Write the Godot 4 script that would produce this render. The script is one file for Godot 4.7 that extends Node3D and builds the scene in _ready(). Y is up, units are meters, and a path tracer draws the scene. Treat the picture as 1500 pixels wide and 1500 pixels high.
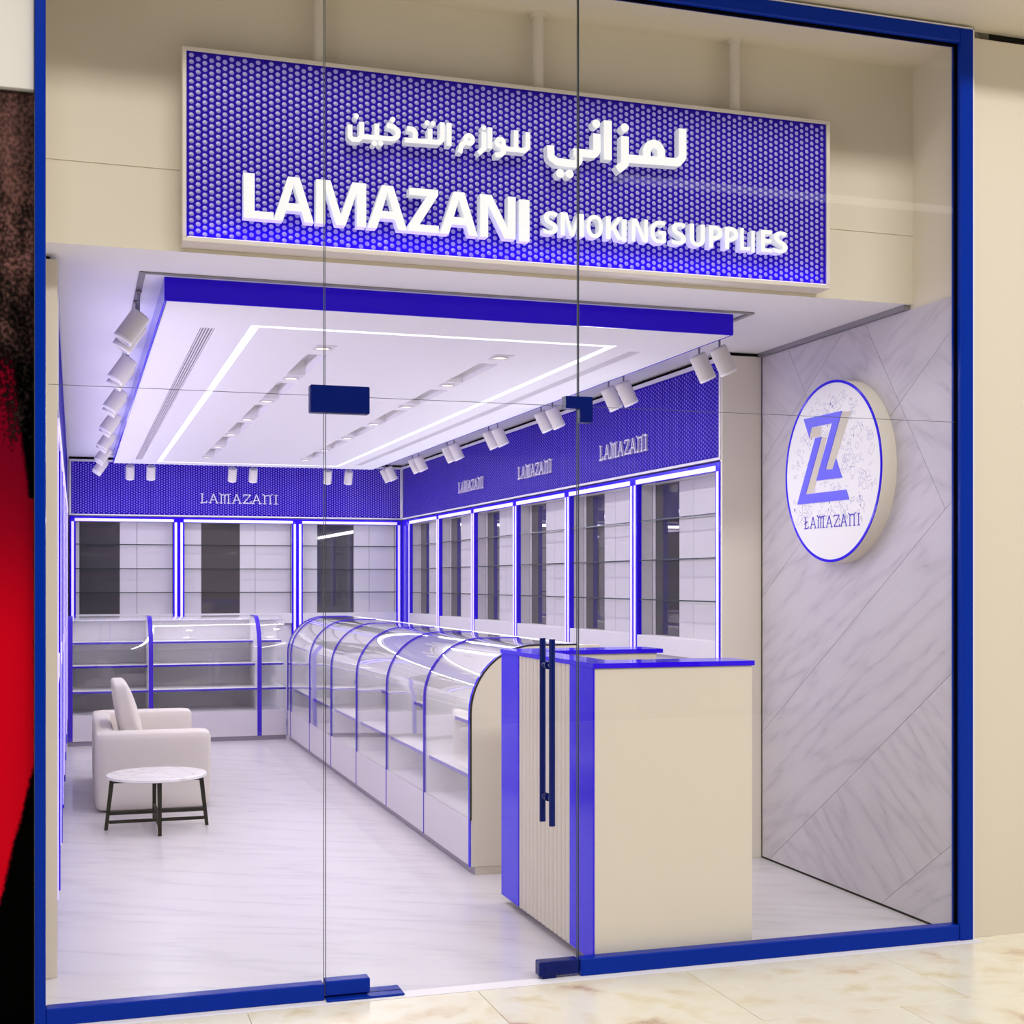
extends Node3D
# World: x to the right along the shopfront, y up, z = -d where d is the depth behind the glass line. Metres.

var org := Vector3.ZERO
var M := {}
var taken := {}
var rng := RandomNumberGenerator.new()

# ---------------------------------------------------------------- nodes
func numbered(called: String) -> String:
	if not taken.has(called):
		taken[called] = 0
		return called
	taken[called] += 1
	return "%s_%03d" % [called, taken[called]]

func tag(o: Node, label: String, category: String, group := "", kind := "") -> void:
	if label: o.set_meta("label", label)
	if category: o.set_meta("category", category)
	if group: o.set_meta("group", group)
	if kind: o.set_meta("kind", kind)

func thing(called: String, label: String, category: String, at := Vector3.ZERO, turn := 0.0, group := "") -> Node3D:
	var o := Node3D.new()
	o.name = numbered(called)
	add_child(o)
	o.position = at
	o.rotation.y = turn
	org = at
	tag(o, label, category, group)
	return o

func struct_node(called: String, label := "") -> Node3D:
	var o := Node3D.new()
	o.name = numbered(called)
	add_child(o)
	org = Vector3.ZERO
	tag(o, label, "", "", "structure")
	return o

func obj(called: String, st, mat: Material, parent: Node = self) -> MeshInstance3D:
	var o := MeshInstance3D.new()
	var mesh: Mesh
	if st is SurfaceTool:
		st.generate_normals()
		mesh = st.commit()
	else:
		mesh = st
	o.mesh = mesh
	o.material_override = mat
	o.name = numbered(called) if parent == self else called
	parent.add_child(o, true)
	return o

func struct(called: String, st, mat: Material, label := "") -> MeshInstance3D:
	var o := obj(called, st, mat)
	tag(o, label, "", "", "structure")
	return o

func dup(root: Node3D, called: String, at: Vector3, turn: float, label: String) -> Node3D:
	var r: Node3D = root.duplicate()
	r.name = numbered(called)
	add_child(r)
	r.position = at
	r.rotation.y = turn
	r.set_meta("label", label)
	return r

# ---------------------------------------------------------------- shapes
func P(x: float, y: float, d: float) -> Vector3:
	return Vector3(x, y, -d) - org

func mb() -> SurfaceTool:
	var st := SurfaceTool.new()
	st.begin(Mesh.PRIMITIVE_TRIANGLES)
	st.set_smooth_group(-1)
	return st

var uv_turn := 0.0
func uvof(p: Vector3, n: Vector3) -> Vector2:
	var a := n.abs()
	var q := Vector2(p.x, p.y)
	if a.y >= a.x and a.y >= a.z: q = Vector2(p.x, p.z)
	elif a.x >= a.z: q = Vector2(p.z, p.y)
	return q.rotated(uv_turn)

func tri(st: SurfaceTool, a: Vector3, b: Vector3, c: Vector3, out: Vector3) -> void:
	var n := (a - c).cross(a - b)
	if n.dot(out) < 0.0:
		var t := b
		b = c
		c = t
	for p: Vector3 in [a, b, c]:
		st.set_uv(uvof(p, n))
		st.add_vertex(p)

func quad(st: SurfaceTool, a: Vector3, b: Vector3, c: Vector3, d: Vector3, out: Vector3) -> void:
	tri(st, a, b, c, out)
	tri(st, a, c, d, out)

# box between two corners with chamfered edges
func bx(st: SurfaceTool, lo: Vector3, hi: Vector3, bev := 0.0) -> void:
	st.set_smooth_group(-1)
	var l := lo.min(hi)
	var h := lo.max(hi)
	var c := (l + h) / 2.0
	var e := (h - l) / 2.0
	var b := minf(bev, minf(e.x, minf(e.y, e.z)) * 0.9)
	var V := func(s: Vector3, axis: int) -> Vector3:
		var r := e - Vector3(b, b, b)
		r[axis] = e[axis]
		return c + Vector3(r.x * s.x, r.y * s.y, r.z * s.z)
	for ax in 3:
		var u := (ax + 1) % 3
		var w := (ax + 2) % 3
		for s in [-1.0, 1.0]:
			var q := []
			for k in [[-1.0, -1.0], [1.0, -1.0], [1.0, 1.0], [-1.0, 1.0]]:
				var sg := Vector3.ZERO
				sg[ax] = s
				sg[u] = k[0]
				sg[w] = k[1]
				q.append(V.call(sg, ax))
			var out := Vector3.ZERO
			out[ax] = s
			quad(st, q[0], q[1], q[2], q[3], out)
		if b > 0.0:
			for s in [-1.0, 1.0]:
				for t in [-1.0, 1.0]:
					var s1 := Vector3.ZERO
					s1[u] = s
					s1[w] = t
					var a1 := s1
					a1[ax] = -1.0
					var a2 := s1
					a2[ax] = 1.0
					quad(st, V.call(a1, u), V.call(a2, u), V.call(a2, w), V.call(a1, w), s1)
	if b > 0.0:
		for sx in [-1.0, 1.0]:
			for sy in [-1.0, 1.0]:
				for sz in [-1.0, 1.0]:
					var s := Vector3(sx, sy, sz)
					tri(st, V.call(s, 0), V.call(s, 1), V.call(s, 2), s)

# box given in world x, y, depth ranges
func wb(st: SurfaceTool, x0: float, x1: float, y0: float, y1: float, d0: float, d1: float, bev := 0.0) -> void:
	bx(st, P(x0, y0, d0), P(x1, y1, d1), bev)

func cyl(st: SurfaceTool, a: Vector3, b: Vector3, r0: float, r1: float, n := 16, caps := true) -> void:
	var ax := (b - a).normalized()
	var u := ax.cross(Vector3.UP if absf(ax.y) < 0.9 else Vector3.RIGHT).normalized()
	var w := ax.cross(u)
	for i in n:
		var t0 := TAU * i / n
		var t1 := TAU * (i + 1) / n
		var d0 := u * cos(t0) + w * sin(t0)
		var d1 := u * cos(t1) + w * sin(t1)
		st.set_smooth_group(1)
		quad(st, a + d0 * r0, a + d1 * r0, b + d1 * r1, b + d0 * r1, d0 + d1)
		if caps:
			st.set_smooth_group(-1)
			tri(st, a, a + d0 * r0, a + d1 * r0, -ax)
			tri(st, b, b + d0 * r1, b + d1 * r1, ax)
	st.set_smooth_group(-1)

# ring / stepped lathe round an axis: profile of (radius, along)
func lathe(st: SurfaceTool, o: Vector3, ax: Vector3, prof: PackedVector2Array, n := 32) -> void:
	var u := ax.cross(Vector3.UP if absf(ax.y) < 0.9 else Vector3.RIGHT).normalized()
	var w := ax.cross(u)
	for k in prof.size() - 1:
		var p := prof[k]
		var q := prof[k + 1]
		var nn := Vector2(q.y - p.y, -(q.x - p.x))
		for i in n:
			var t0 := TAU * i / n
			var t1 := TAU * (i + 1) / n
			var d0 := u * cos(t0) + w * sin(t0)
			var d1 := u * cos(t1) + w * sin(t1)
			st.set_smooth_group(10 + k)
			var out := (d0 + d1).normalized() * nn.x + ax * nn.y
			if p.x > 0.0: tri(st, o + ax * p.y + d0 * p.x, o + ax * p.y + d1 * p.x, o + ax * q.y + d1 * q.x, out)
			if q.x > 0.0: tri(st, o + ax * p.y + d0 * p.x, o + ax * q.y + d1 * q.x, o + ax * q.y + d0 * q.x, out)
	st.set_smooth_group(-1)

# polygon in the xy plane of a frame, given thickness along its z
func prism(st: SurfaceTool, poly: PackedVector2Array, f: Transform3D, t0: float, t1: float) -> void:
	var pg := poly
	if Geometry2D.is_polygon_clockwise(pg):
		pg = pg.duplicate()
		pg.reverse()
	var id := Geometry2D.triangulate_polygon(pg)
	st.set_smooth_group(-1)
	var zo := f.basis.z
	var s := signf(t1 - t0)
	for k in range(0, id.size(), 3):
		var a := pg[id[k]]
		var b := pg[id[k + 1]]
		var c := pg[id[k + 2]]
		tri(st, f * Vector3(a.x, a.y, t1), f * Vector3(b.x, b.y, t1), f * Vector3(c.x, c.y, t1), zo * s)
		tri(st, f * Vector3(a.x, a.y, t0), f * Vector3(b.x, b.y, t0), f * Vector3(c.x, c.y, t0), -zo * s)
	for k in pg.size():
		var a := pg[k]
		var b := pg[(k + 1) % pg.size()]
		var o := f.basis * Vector3(b.y - a.y, a.x - b.x, 0)
		quad(st, f * Vector3(a.x, a.y, t0), f * Vector3(b.x, b.y, t0), f * Vector3(b.x, b.y, t1), f * Vector3(a.x, a.y, t1), o)

# a pen stroke along a line, extruded
func stroke(st: SurfaceTool, pts: Array, w: float, f: Transform3D, t0: float, t1: float, end := Geometry2D.END_BUTT) -> void:
	var line := PackedVector2Array()
	for p in pts: line.append(Vector2(p[0], p[1]))
	for pg in Geometry2D.offset_polyline(line, w / 2.0, Geometry2D.JOIN_ROUND, end):
		prism(st, pg, f, t0, t1)

func disc_poly(c: Vector2, r: float, n := 20) -> PackedVector2Array:
	var out := PackedVector2Array()
	for i in n: out.append(c + Vector2(cos(TAU * i / n), sin(TAU * i / n)) * r)
	return out

# box with round edges, optionally bent by a function
func rbox(st: SurfaceTool, lo: Vector3, hi: Vector3, r: float, n := 8, bend = null) -> void:
	var c := (lo + hi) / 2.0
	var e := (hi - lo).abs() / 2.0
	var inner := e - Vector3(r, r, r)
	st.set_smooth_group(2)
	for ax in 3:
		var u := (ax + 1) % 3
		var w := (ax + 2) % 3
		for s in [-1.0, 1.0]:
			var g := []
			for i in n + 1:
				for j in n + 1:
					# samples crowd towards the edges
					var p := Vector3.ZERO
					p[ax] = s * e[ax]
					p[u] = e[u] * sin((float(i) / n - 0.5) * PI)
					p[w] = e[w] * sin((float(j) / n - 0.5) * PI)
					var q := p.clamp(-inner, inner)
					var v := q + (p - q).normalized() * r
					v += c
					if bend != null: v = (bend as Callable).call(v, c, e)
					g.append(v)
			var out := Vector3.ZERO
			out[ax] = s
			for i in n:
				for j in n:
					quad(st, g[i * (n + 1) + j], g[(i + 1) * (n + 1) + j], g[(i + 1) * (n + 1) + j + 1], g[i * (n + 1) + j + 1], out)
	st.set_smooth_group(-1)

# sheet w x h pierced by staggered round holes, in its own xy plane facing +z
func pierced(w: float, h: float, p: float, r: float, thick: float) -> ArrayMesh:
	var v := PackedVector3Array()
	var nm := PackedVector3Array()
	var id := PackedInt32Array()
	var n := 12
	var cs := []
	for k in n: cs.append(Vector2.from_angle(TAU * (k + 0.5) / n))
	var plate := func(x0: float, x1: float, y0: float, y1: float) -> void:
		if x1 - x0 < 1e-5 or y1 - y0 < 1e-5: return
		var b := v.size()
		for q in [Vector3(x0, y0, 0), Vector3(x0, y1, 0), Vector3(x1, y1, 0), Vector3(x1, y0, 0)]:
			v.append(q)
			nm.append(Vector3(0, 0, 1))
		for q in [0, 1, 2, 0, 2, 3]: id.append(b + q)
	var cols := int(floor(w / p))
	var side := (w - cols * p) / 2.0
	plate.call(0.0, side, 0.0, h)
	plate.call(w - side, w, 0.0, h)
	for c in cols:
		var x0 := side + c * p
		var rows := int(floor(h / p)) - (c % 2)
		var y0 := (h - rows * p) / 2.0
		plate.call(x0, x0 + p, 0.0, y0)
		plate.call(x0, x0 + p, h - y0, h)
		for k in rows:
			var o := Vector2(x0 + p / 2.0, y0 + (k + 0.5) * p)
			var b := v.size()
			for q in n:
				var dir: Vector2 = cs[q]
				var far := o + dir * (p / 2.0) / maxf(absf(dir.x), absf(dir.y))
				var near := o + dir * r
				v.append(Vector3(far.x, far.y, 0))
				v.append(Vector3(near.x, near.y, 0))
				v.append(Vector3(near.x, near.y, 0))
				v.append(Vector3(near.x, near.y, -thick))
				nm.append(Vector3(0, 0, 1))
				nm.append(Vector3(0, 0, 1))
				nm.append(Vector3(-dir.x, -dir.y, 0))
				nm.append(Vector3(-dir.x, -dir.y, 0))
			for q in n:
				var i0 := b + q * 4
				var i1 := b + ((q + 1) % n) * 4
				id.append_array(PackedInt32Array([i0, i0 + 1, i1 + 1, i0, i1 + 1, i1, i0 + 2, i0 + 3, i1 + 3, i0 + 2, i1 + 3, i1 + 2]))
	var arr := []
	arr.resize(Mesh.ARRAY_MAX)
	arr[Mesh.ARRAY_VERTEX] = v
	arr[Mesh.ARRAY_NORMAL] = nm
	arr[Mesh.ARRAY_INDEX] = id
	var m := ArrayMesh.new()
	m.add_surface_from_arrays(Mesh.PRIMITIVE_TRIANGLES, arr)
	return m

# horizontal board with rectangular pockets open downwards: holes are [x0, x1, d0, d1, depth]
func pocketed(st: SurfaceTool, x0: float, x1: float, d0: float, d1: float, y0: float, y1: float, holes: Array) -> void:
	var xs := [x0, x1]
	var ds := [d0, d1]
	for q in holes:
		xs.append_array([q[0], q[1]])
		ds.append_array([q[2], q[3]])
	xs.sort()
	ds.sort()
	for i in xs.size() - 1:
		for j in ds.size() - 1:
			if xs[i + 1] - xs[i] < 1e-4 or ds[j + 1] - ds[j] < 1e-4: continue
			var cx: float = (xs[i] + xs[i + 1]) / 2.0
			var cd: float = (ds[j] + ds[j + 1]) / 2.0
			var inside := false
			for q in holes:
				if cx > q[0] and cx < q[1] and cd > q[2] and cd < q[3]: inside = true
			if inside: continue
			quad(st, P(xs[i], y0, ds[j]), P(xs[i + 1], y0, ds[j]), P(xs[i + 1], y0, ds[j + 1]), P(xs[i], y0, ds[j + 1]), Vector3.DOWN)
	quad(st, P(x0, y1, d0), P(x1, y1, d0), P(x1, y1, d1), P(x0, y1, d1), Vector3.UP)
	for q in holes:
		var yt: float = y0 + q[4]
		quad(st, P(q[0], yt, q[2]), P(q[1], yt, q[2]), P(q[1], yt, q[3]), P(q[0], yt, q[3]), Vector3.DOWN)
		quad(st, P(q[0], y0, q[2]), P(q[0], yt, q[2]), P(q[0], yt, q[3]), P(q[0], y0, q[3]), Vector3.RIGHT)
		quad(st, P(q[1], y0, q[2]), P(q[1], yt, q[2]), P(q[1], yt, q[3]), P(q[1], y0, q[3]), Vector3.LEFT)
		quad(st, P(q[0], y0, q[2]), P(q[0], yt, q[2]), P(q[1], yt, q[2]), P(q[1], y0, q[2]), Vector3(0, 0, -1))
		quad(st, P(q[0], y0, q[3]), P(q[0], yt, q[3]), P(q[1], yt, q[3]), P(q[1], y0, q[3]), Vector3(0, 0, 1))

# ---------------------------------------------------------------- materials
func mat(called: String, c: Color, rough := 0.5, metal := 0.0) -> StandardMaterial3D:
	var m := StandardMaterial3D.new()
	m.resource_name = called
	m.albedo_color = c
	m.roughness = rough
	m.metallic = metal
	M[called] = m
	return m

func rgb8(r: int, g: int, b: int) -> Color:
	return Color8(r, g, b)

func glow(called: String, c: Color, strength: float) -> StandardMaterial3D:
	var m := mat(called, Color(0.9, 0.9, 0.9), 0.5)
	m.emission_enabled = true
	m.emission = c
	m.emission_energy_multiplier = strength
	return m

func noise_tex(sd: int, freq: float, ramp: Gradient, ridged := true, warp := 0.0, size := 1024) -> NoiseTexture2D:
	var n := FastNoiseLite.new()
	n.seed = sd
	n.frequency = freq
	n.noise_type = FastNoiseLite.TYPE_SIMPLEX_SMOOTH
	n.fractal_type = FastNoiseLite.FRACTAL_RIDGED if ridged else FastNoiseLite.FRACTAL_FBM
	n.fractal_octaves = 4
	if warp > 0.0:
		n.domain_warp_enabled = true
		n.domain_warp_amplitude = warp
		n.domain_warp_frequency = freq * 0.6
	var t := NoiseTexture2D.new()
	t.width = size
	t.height = size
	t.seamless = true
	t.noise = n
	t.color_ramp = ramp
	return t

func ramp_of(stops: Array) -> Gradient:
	var g := Gradient.new()
	var o := PackedFloat32Array()
	var c := PackedColorArray()
	for s in stops:
		o.append(s[0])
		c.append(s[1])
	g.offsets = o
	g.colors = c
	return g

func stone(called: String, tex: Texture2D, scale: Vector3, rough: float) -> StandardMaterial3D:
	var m := mat(called, Color.WHITE, rough)
	m.albedo_texture = tex
	m.uv1_scale = scale
	return m

func make_materials() -> void:
	mat("white_lacquer", rgb8(228, 224, 228), 0.5).metallic_specular = 0.25
	mat("ceiling_white", rgb8(240, 238, 240), 0.8)
	mat("cream_panel", rgb8(234, 226, 212), 0.5)
	mat("cabinet_white", rgb8(208, 204, 208), 0.5).metallic_specular = 0.25
	mat("counter_white", rgb8(216, 210, 217), 0.4)
	mat("cream_paint", rgb8(220, 211, 192), 0.6)
	mat("cream_board", rgb8(216, 207, 193), 0.45)
	mat("mall_cream", rgb8(215, 205, 187), 0.55)
	mat("mall_white", rgb8(214, 209, 202), 0.6)
	mat("grey_metal", rgb8(150, 147, 152), 0.4, 0.5)
	mat("lamp_white", rgb8(214, 208, 206), 0.45)
	mat("black", rgb8(12, 12, 14), 0.5)
	mat("dark_wood", rgb8(16, 11, 10), 0.5).metallic_specular = 0.25
	mat("gap_black", rgb8(10, 8, 12), 0.95).metallic_specular = 0.0
	mat("plinth", rgb8(165, 155, 172), 0.45)
	mat("blue_lacquer", rgb8(46, 10, 236), 0.12).metallic_specular = 0.22
	mat("blue_trim", rgb8(70, 46, 196), 0.35).metallic_specular = 0.25
	mat("perforated_blue", rgb8(36, 7, 162), 0.5).metallic_specular = 0.15
	mat("frame_blue", rgb8(2, 42, 150), 0.2).metallic_specular = 0.22
	mat("fitting_navy", rgb8(4, 22, 96), 0.25).metallic_specular = 0.3
	mat("mirror", rgb8(92, 89, 92), 0.02, 0.35)
	mat("upholstery", rgb8(222, 214, 206), 0.9)
	M.upholstery.rim_enabled = true
	M.upholstery.rim = 0.3
	var g := mat("glass", Color(0.96, 0.98, 0.99, 0.0), 0.0)
	g.transparency = BaseMaterial3D.TRANSPARENCY_ALPHA
	g.metallic_specular = 0.33
	var gc := mat("counter_glass", Color(0.93, 0.96, 0.98, 0.0), 0.0)
	gc.transparency = BaseMaterial3D.TRANSPARENCY_ALPHA
	mat("glass_edge", rgb8(92, 98, 100), 0.8).metallic_specular = 0.1
	mat("shelf_edge", rgb8(40, 54, 56), 0.2)
	glow("letter_light", rgb8(236, 242, 250), 0.2)
	mat("letter_side", rgb8(226, 224, 226), 0.4)
	glow("led_violet", Color(0.74, 0.62, 1.0), 0.62)
	glow("shop_glow", Color(1.0, 0.9, 0.74), 0.22)
	M.shop_glow.albedo_color = rgb8(60, 56, 50)
	glow("led_white", Color(1.0, 0.99, 1.0), 0.8)
	glow("downlight_glow", Color(1.0, 0.95, 0.84), 0.9)
	glow("backlit_panel", rgb8(150, 130, 220), 0.28)
	glow("backlit_violet", rgb8(128, 100, 255), 0.27)
	M.backlit_violet.albedo_color = rgb8(170, 156, 226)
	mat("band_letter", rgb8(214, 206, 226), 0.4)
	# stones
	var veins := noise_tex(7, 0.006, ramp_of([[0.0, rgb8(210, 207, 210)], [0.6, rgb8(206, 202, 206)], [0.85, rgb8(197, 193, 198)], [1.0, rgb8(180, 175, 182)]]), true, 40.0)
	stone("shop_floor", veins, Vector3(0.11, 0.62, 1.0), 0.28)
	var veins2 := noise_tex(21, 0.007, ramp_of([[0.0, rgb8(210, 205, 210)], [0.55, rgb8(205, 199, 206)], [0.85, rgb8(194, 188, 196)], [1.0, rgb8(174, 168, 178)]]), true, 45.0)
	stone("wall_marble", veins2, Vector3(0.16, 0.85, 1.0), 0.3)
	var tt := noise_tex(3, 0.01, ramp_of([[0.0, rgb8(236, 234, 234)], [0.7, rgb8(226, 223, 224)], [1.0, rgb8(196, 192, 194)]]), true, 20.0, 256)
	stone("table_marble", tt, Vector3(1.5, 1.5, 1.0), 0.2)
	for k in 4:
		var r := ramp_of([[0.0, rgb8(206 - 8 * k, 176 - 8 * k, 148 - 6 * k)], [0.2, rgb8(222, 208, 180)], [0.36, rgb8(228, 220, 198)], [0.62, rgb8(231, 225, 207)], [0.82, rgb8(225, 215, 186)], [1.0, rgb8(214, 200, 164)]])
		stone("mall_marble_%d" % k, noise_tex(31 + k, 0.008, r, false, 60.0, 512), Vector3(0.7, 0.55, 1.0), 0.25)

# ---------------------------------------------------------------- lights
func area_light(called: String, at: Vector3, towards: Vector3, size: Vector2, c: Color, energy: float, up := Vector3.UP) -> void:
	var l := AreaLight3D.new()
	l.name = called
	add_child(l, true)
	l.area_size = size
	l.light_color = c
	l.light_energy = energy
	l.shadow_enabled = true
	l.area_range = 20.0
	l.look_at_from_position(at, at + towards, up)

func spot(called: String, at: Vector3, towards: Vector3, c: Color, energy: float, cone: float) -> void:
	var l := SpotLight3D.new()
	l.name = called
	add_child(l, true)
	l.light_color = c
	l.light_energy = energy
	l.spot_angle = cone
	l.spot_angle_attenuation = 0.6
	l.spot_range = 20.0
	l.spot_attenuation = 2.0
	l.light_size = 0.03
	l.shadow_enabled = true
	l.look_at_from_position(at, at + towards, Vector3.BACK if absf(towards.y) > 0.9 else Vector3.UP)

const K_ENV := 1.0
const K_MALL := 68.0
const K_LINE := 2.75
const K_RIGHT := 3.9
const K_BACK := 0.5
const K_LEFT := 4.1
const K_DOWN := 0.25
const VIOLET := Color(0.42, 0.28, 1.0)
const PALE_VIOLET := Color(0.97, 0.965, 1.0)
const SHOP_WHITE := Color(1.0, 0.995, 0.985)

func _ready() -> void:
	rng.seed = 11
	# camera: two-point perspective, eye 1.6 m up and 5.2 m before the glass
	var cam := Camera3D.new()
	cam.name = "camera"
	add_child(cam)
	cam.near = 0.05
	cam.far = 100.0
	cam.projection = Camera3D.PROJECTION_FRUSTUM
	cam.keep_aspect = Camera3D.KEEP_HEIGHT
	cam.size = 2.0 * 0.05 * 750.0 / 1997.1
	cam.frustum_offset = Vector2(0.0, 0.05 * 101.8 / 1997.1)
	cam.position = Vector3(0.0, 1.6, 5.2)
	cam.rotation.y = -deg_to_rad(17.788)
	cam.current = true
	# the mall's even light
	var we := WorldEnvironment.new()
	we.name = "environment"
	var env := Environment.new()
	env.background_mode = Environment.BG_COLOR
	env.background_color = rgb8(252, 250, 247)
	env.background_energy_multiplier = K_ENV
	env.tonemap_mode = Environment.TONE_MAPPER_LINEAR
	env.tonemap_exposure = 1.17
	env.sdfgi_enabled = true
	env.ssao_enabled = true
	env.ssil_enabled = true
	we.environment = env
	add_child(we)
	# skylight of the mall, high across the aisle
	area_light("mall_light", Vector3(2.8, 9.5, 9.2), Vector3(-0.4, -7.6, -9.2), Vector2(10.0, 1.2), Color(1.0, 0.99, 0.975), K_MALL)
	# ceiling line lights of the shop
	area_light("line_light", Vector3(0.82, 2.805, -5.22), Vector3.DOWN, Vector2(0.04, 7.7), SHOP_WHITE, K_LINE, Vector3.FORWARD)
	area_light("line_light", Vector3(2.645, 2.805, -5.22), Vector3.DOWN, Vector2(0.04, 7.7), SHOP_WHITE, K_LINE, Vector3.FORWARD)
	area_light("line_light", Vector3(1.73, 2.805, -1.36), Vector3.DOWN, Vector2(1.8, 0.04), SHOP_WHITE, K_LINE * 0.5, Vector3.FORWARD)
	area_light("line_light", Vector3(1.73, 2.805, -9.08), Vector3.DOWN, Vector2(1.8, 0.04), SHOP_WHITE, K_LINE * 0.28, Vector3.FORWARD)
	# violet strips over the cabinets
	area_light("violet_light", Vector3(3.50, 2.255, -5.7), Vector3(-1, -0.2, 0), Vector2(7.6, 0.035), PALE_VIOLET, K_RIGHT)
	area_light("violet_light", Vector3(1.75, 2.255, -9.86), Vector3(0, 0.55, 1), Vector2(3.4, 0.035), PALE_VIOLET, K_BACK)
	area_light("violet_light", Vector3(-0.03, 2.255, -5.2), Vector3(1, 0.1, 0), Vector2(8.6, 0.035), Color(0.9, 0.86, 1.0), K_LEFT)
	# violet strip in the lower lip of the sign, shining up its face
	area_light("sign_light", Vector3(1.84, 2.957, -0.262), Vector3(0, 1, -0.12), Vector2(2.8, 0.012), VIOLET, 0.25, Vector3.FORWARD)

	make_materials()
	build_shell()
	build_mall()
	build_shopfront()
	build_sign()
	build_raft()
	build_tracks()
	build_cabinets()
	build_bands()
	build_counters()
	build_desk()
	build_disc()
	build_armchair()
	build_table()

# ---------------------------------------------------------------- setting
func build_shell() -> void:
	org = Vector3.ZERO
	uv_turn = -0.45
	var st := mb()
	wb(st, -0.5, 3.95, -0.12, 0.0, 0.0, 10.3)
	struct("floor", st, M.shop_floor, "pale veined marble floor inside the shop")
	uv_turn = 0.0
	st = mb()
	wb(st, -0.5, 3.80, 2.92, 3.06, 0.402, 10.15)
	struct("ceiling", st, M.ceiling_white, "white lower ceiling round the floating panel")
	st = mb()
	wb(st, -0.12, 3.80, 2.9195, 4.04, 0.40, 0.4015)
	wb(st, -0.12, 3.80, 3.07, 4.04, 0.4015, 0.52)
	wb(st, -0.12, 3.80, 3.245, 4.04, 0.396, 0.40)
	struct("wall_front", st, M.cream_paint, "cream bulkhead behind the hanging sign")
	st = mb()
	wb(st, -0.5, 3.95, 4.04, 4.2, 0.03, 0.55)
	struct("ceiling", st, M.cream_paint, "cream ceiling of the recess above the sign")
	st = mb()
	wb(st, -0.5, -0.34, 0.0, 4.04, 0.6, 10.3)
	wb(st, -0.5, -0.13, 0.0, 4.04, 0.035, 0.6)
	struct("wall_left", st, M.cream_paint, "cream left wall behind the cabinets")
	st = mb()
	wb(st, -0.5, 3.95, 0.0, 3.06, 10.15, 10.3)
	struct("wall_back", st, M.cream_paint, "cream back wall behind the cabinets")
	# right wall with large marble tiles laid at a slant
	var wall := struct_node("wall_right", "right wall clad in slanted grey marble slabs")
	st = mb()
	wb(st, 3.80, 3.95, 0.0, 4.04, 0.035, 10.3)
	obj("wall_body", st, M.cream_paint, wall)
	var rect := PackedVector2Array([Vector2(0.036, 0.012), Vector2(1.868, 0.012), Vector2(1.868, 2.895), Vector2(0.036, 2.895)])
	var dir := Vector2(1.0, -0.69).normalized()
	var nor := Vector2(-dir.y, dir.x)
	if nor.y < 0.0: nor = -nor
	var step := 0.78 * nor.y
	var first := Vector2(1.0, 0.55).dot(nor)
	# frame: x of the polygon is depth, y is height, thickness goes into the room
	var f := Transform3D(Basis(Vector3(0, 0, -1), Vector3(0, 1, 0), Vector3(-1, 0, 0)), Vector3(3.80, 0, 0))
	var joint := Vector2(0.67, 2.716).dot(dir)
	for k in range(-2, 5):
		var n0 := first + (k - 1) * step + 0.0011
		var n1 := first + k * step - 0.0011
		var cuts := [-4.0, 6.0]
		if k >= 2:
			cuts = [-4.0, joint, 6.0]
		if k >= 3:
			cuts = [-4.0, joint, Vector2(1.56, 2.88).dot(dir), 6.0]
		for q in cuts.size() - 1:
			var a: float = cuts[q] + 0.0011
			var b: float = cuts[q + 1] - 0.0011
			var strip := PackedVector2Array([dir * a + nor * n0, dir * b + nor * n0, dir * b + nor * n1, dir * a + nor * n1])
			for pg in Geometry2D.intersect_polygons(rect, strip):
				st = mb()
				uv_turn = 0.62 if (k + q) % 2 == 0 else -0.5
				prism(st, pg, f, 0.0, 0.010)
				obj("tile", st, M.wall_marble, wall)
	uv_turn = 0.0
	st = mb()
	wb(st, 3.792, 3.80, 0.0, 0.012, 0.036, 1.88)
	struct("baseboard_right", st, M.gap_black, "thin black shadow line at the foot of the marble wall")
	st = mb()
	wb(st, 3.765, 3.80, 2.897, 2.92, 0.42, 1.88)
	struct("trim_1", st, M.grey_metal, "grey shadow trim where the marble meets the ceiling")
	# return panel beside the right cabinets, and its black gap
	st = mb()
	wb(st, 3.538, 3.788, 0.0, 2.900, 1.88, 1.91, 0.002)
	struct("trim_2", st, M.cream_panel, "cream end panel closing the right cabinets")
	st = mb()
	wb(st, 3.54, 3.786, 2.900, 2.92, 1.895, 1.91)
	struct("trim_3", st, M.gap_black, "black gap above the cream end panel")
	st = mb()
	wb(st, -0.34, -0.066, 0.0, 2.900, 0.60, 0.63, 0.002)
	struct("trim_4", st, M.cream_board, "cream end panel closing the left cabinets")

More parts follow.
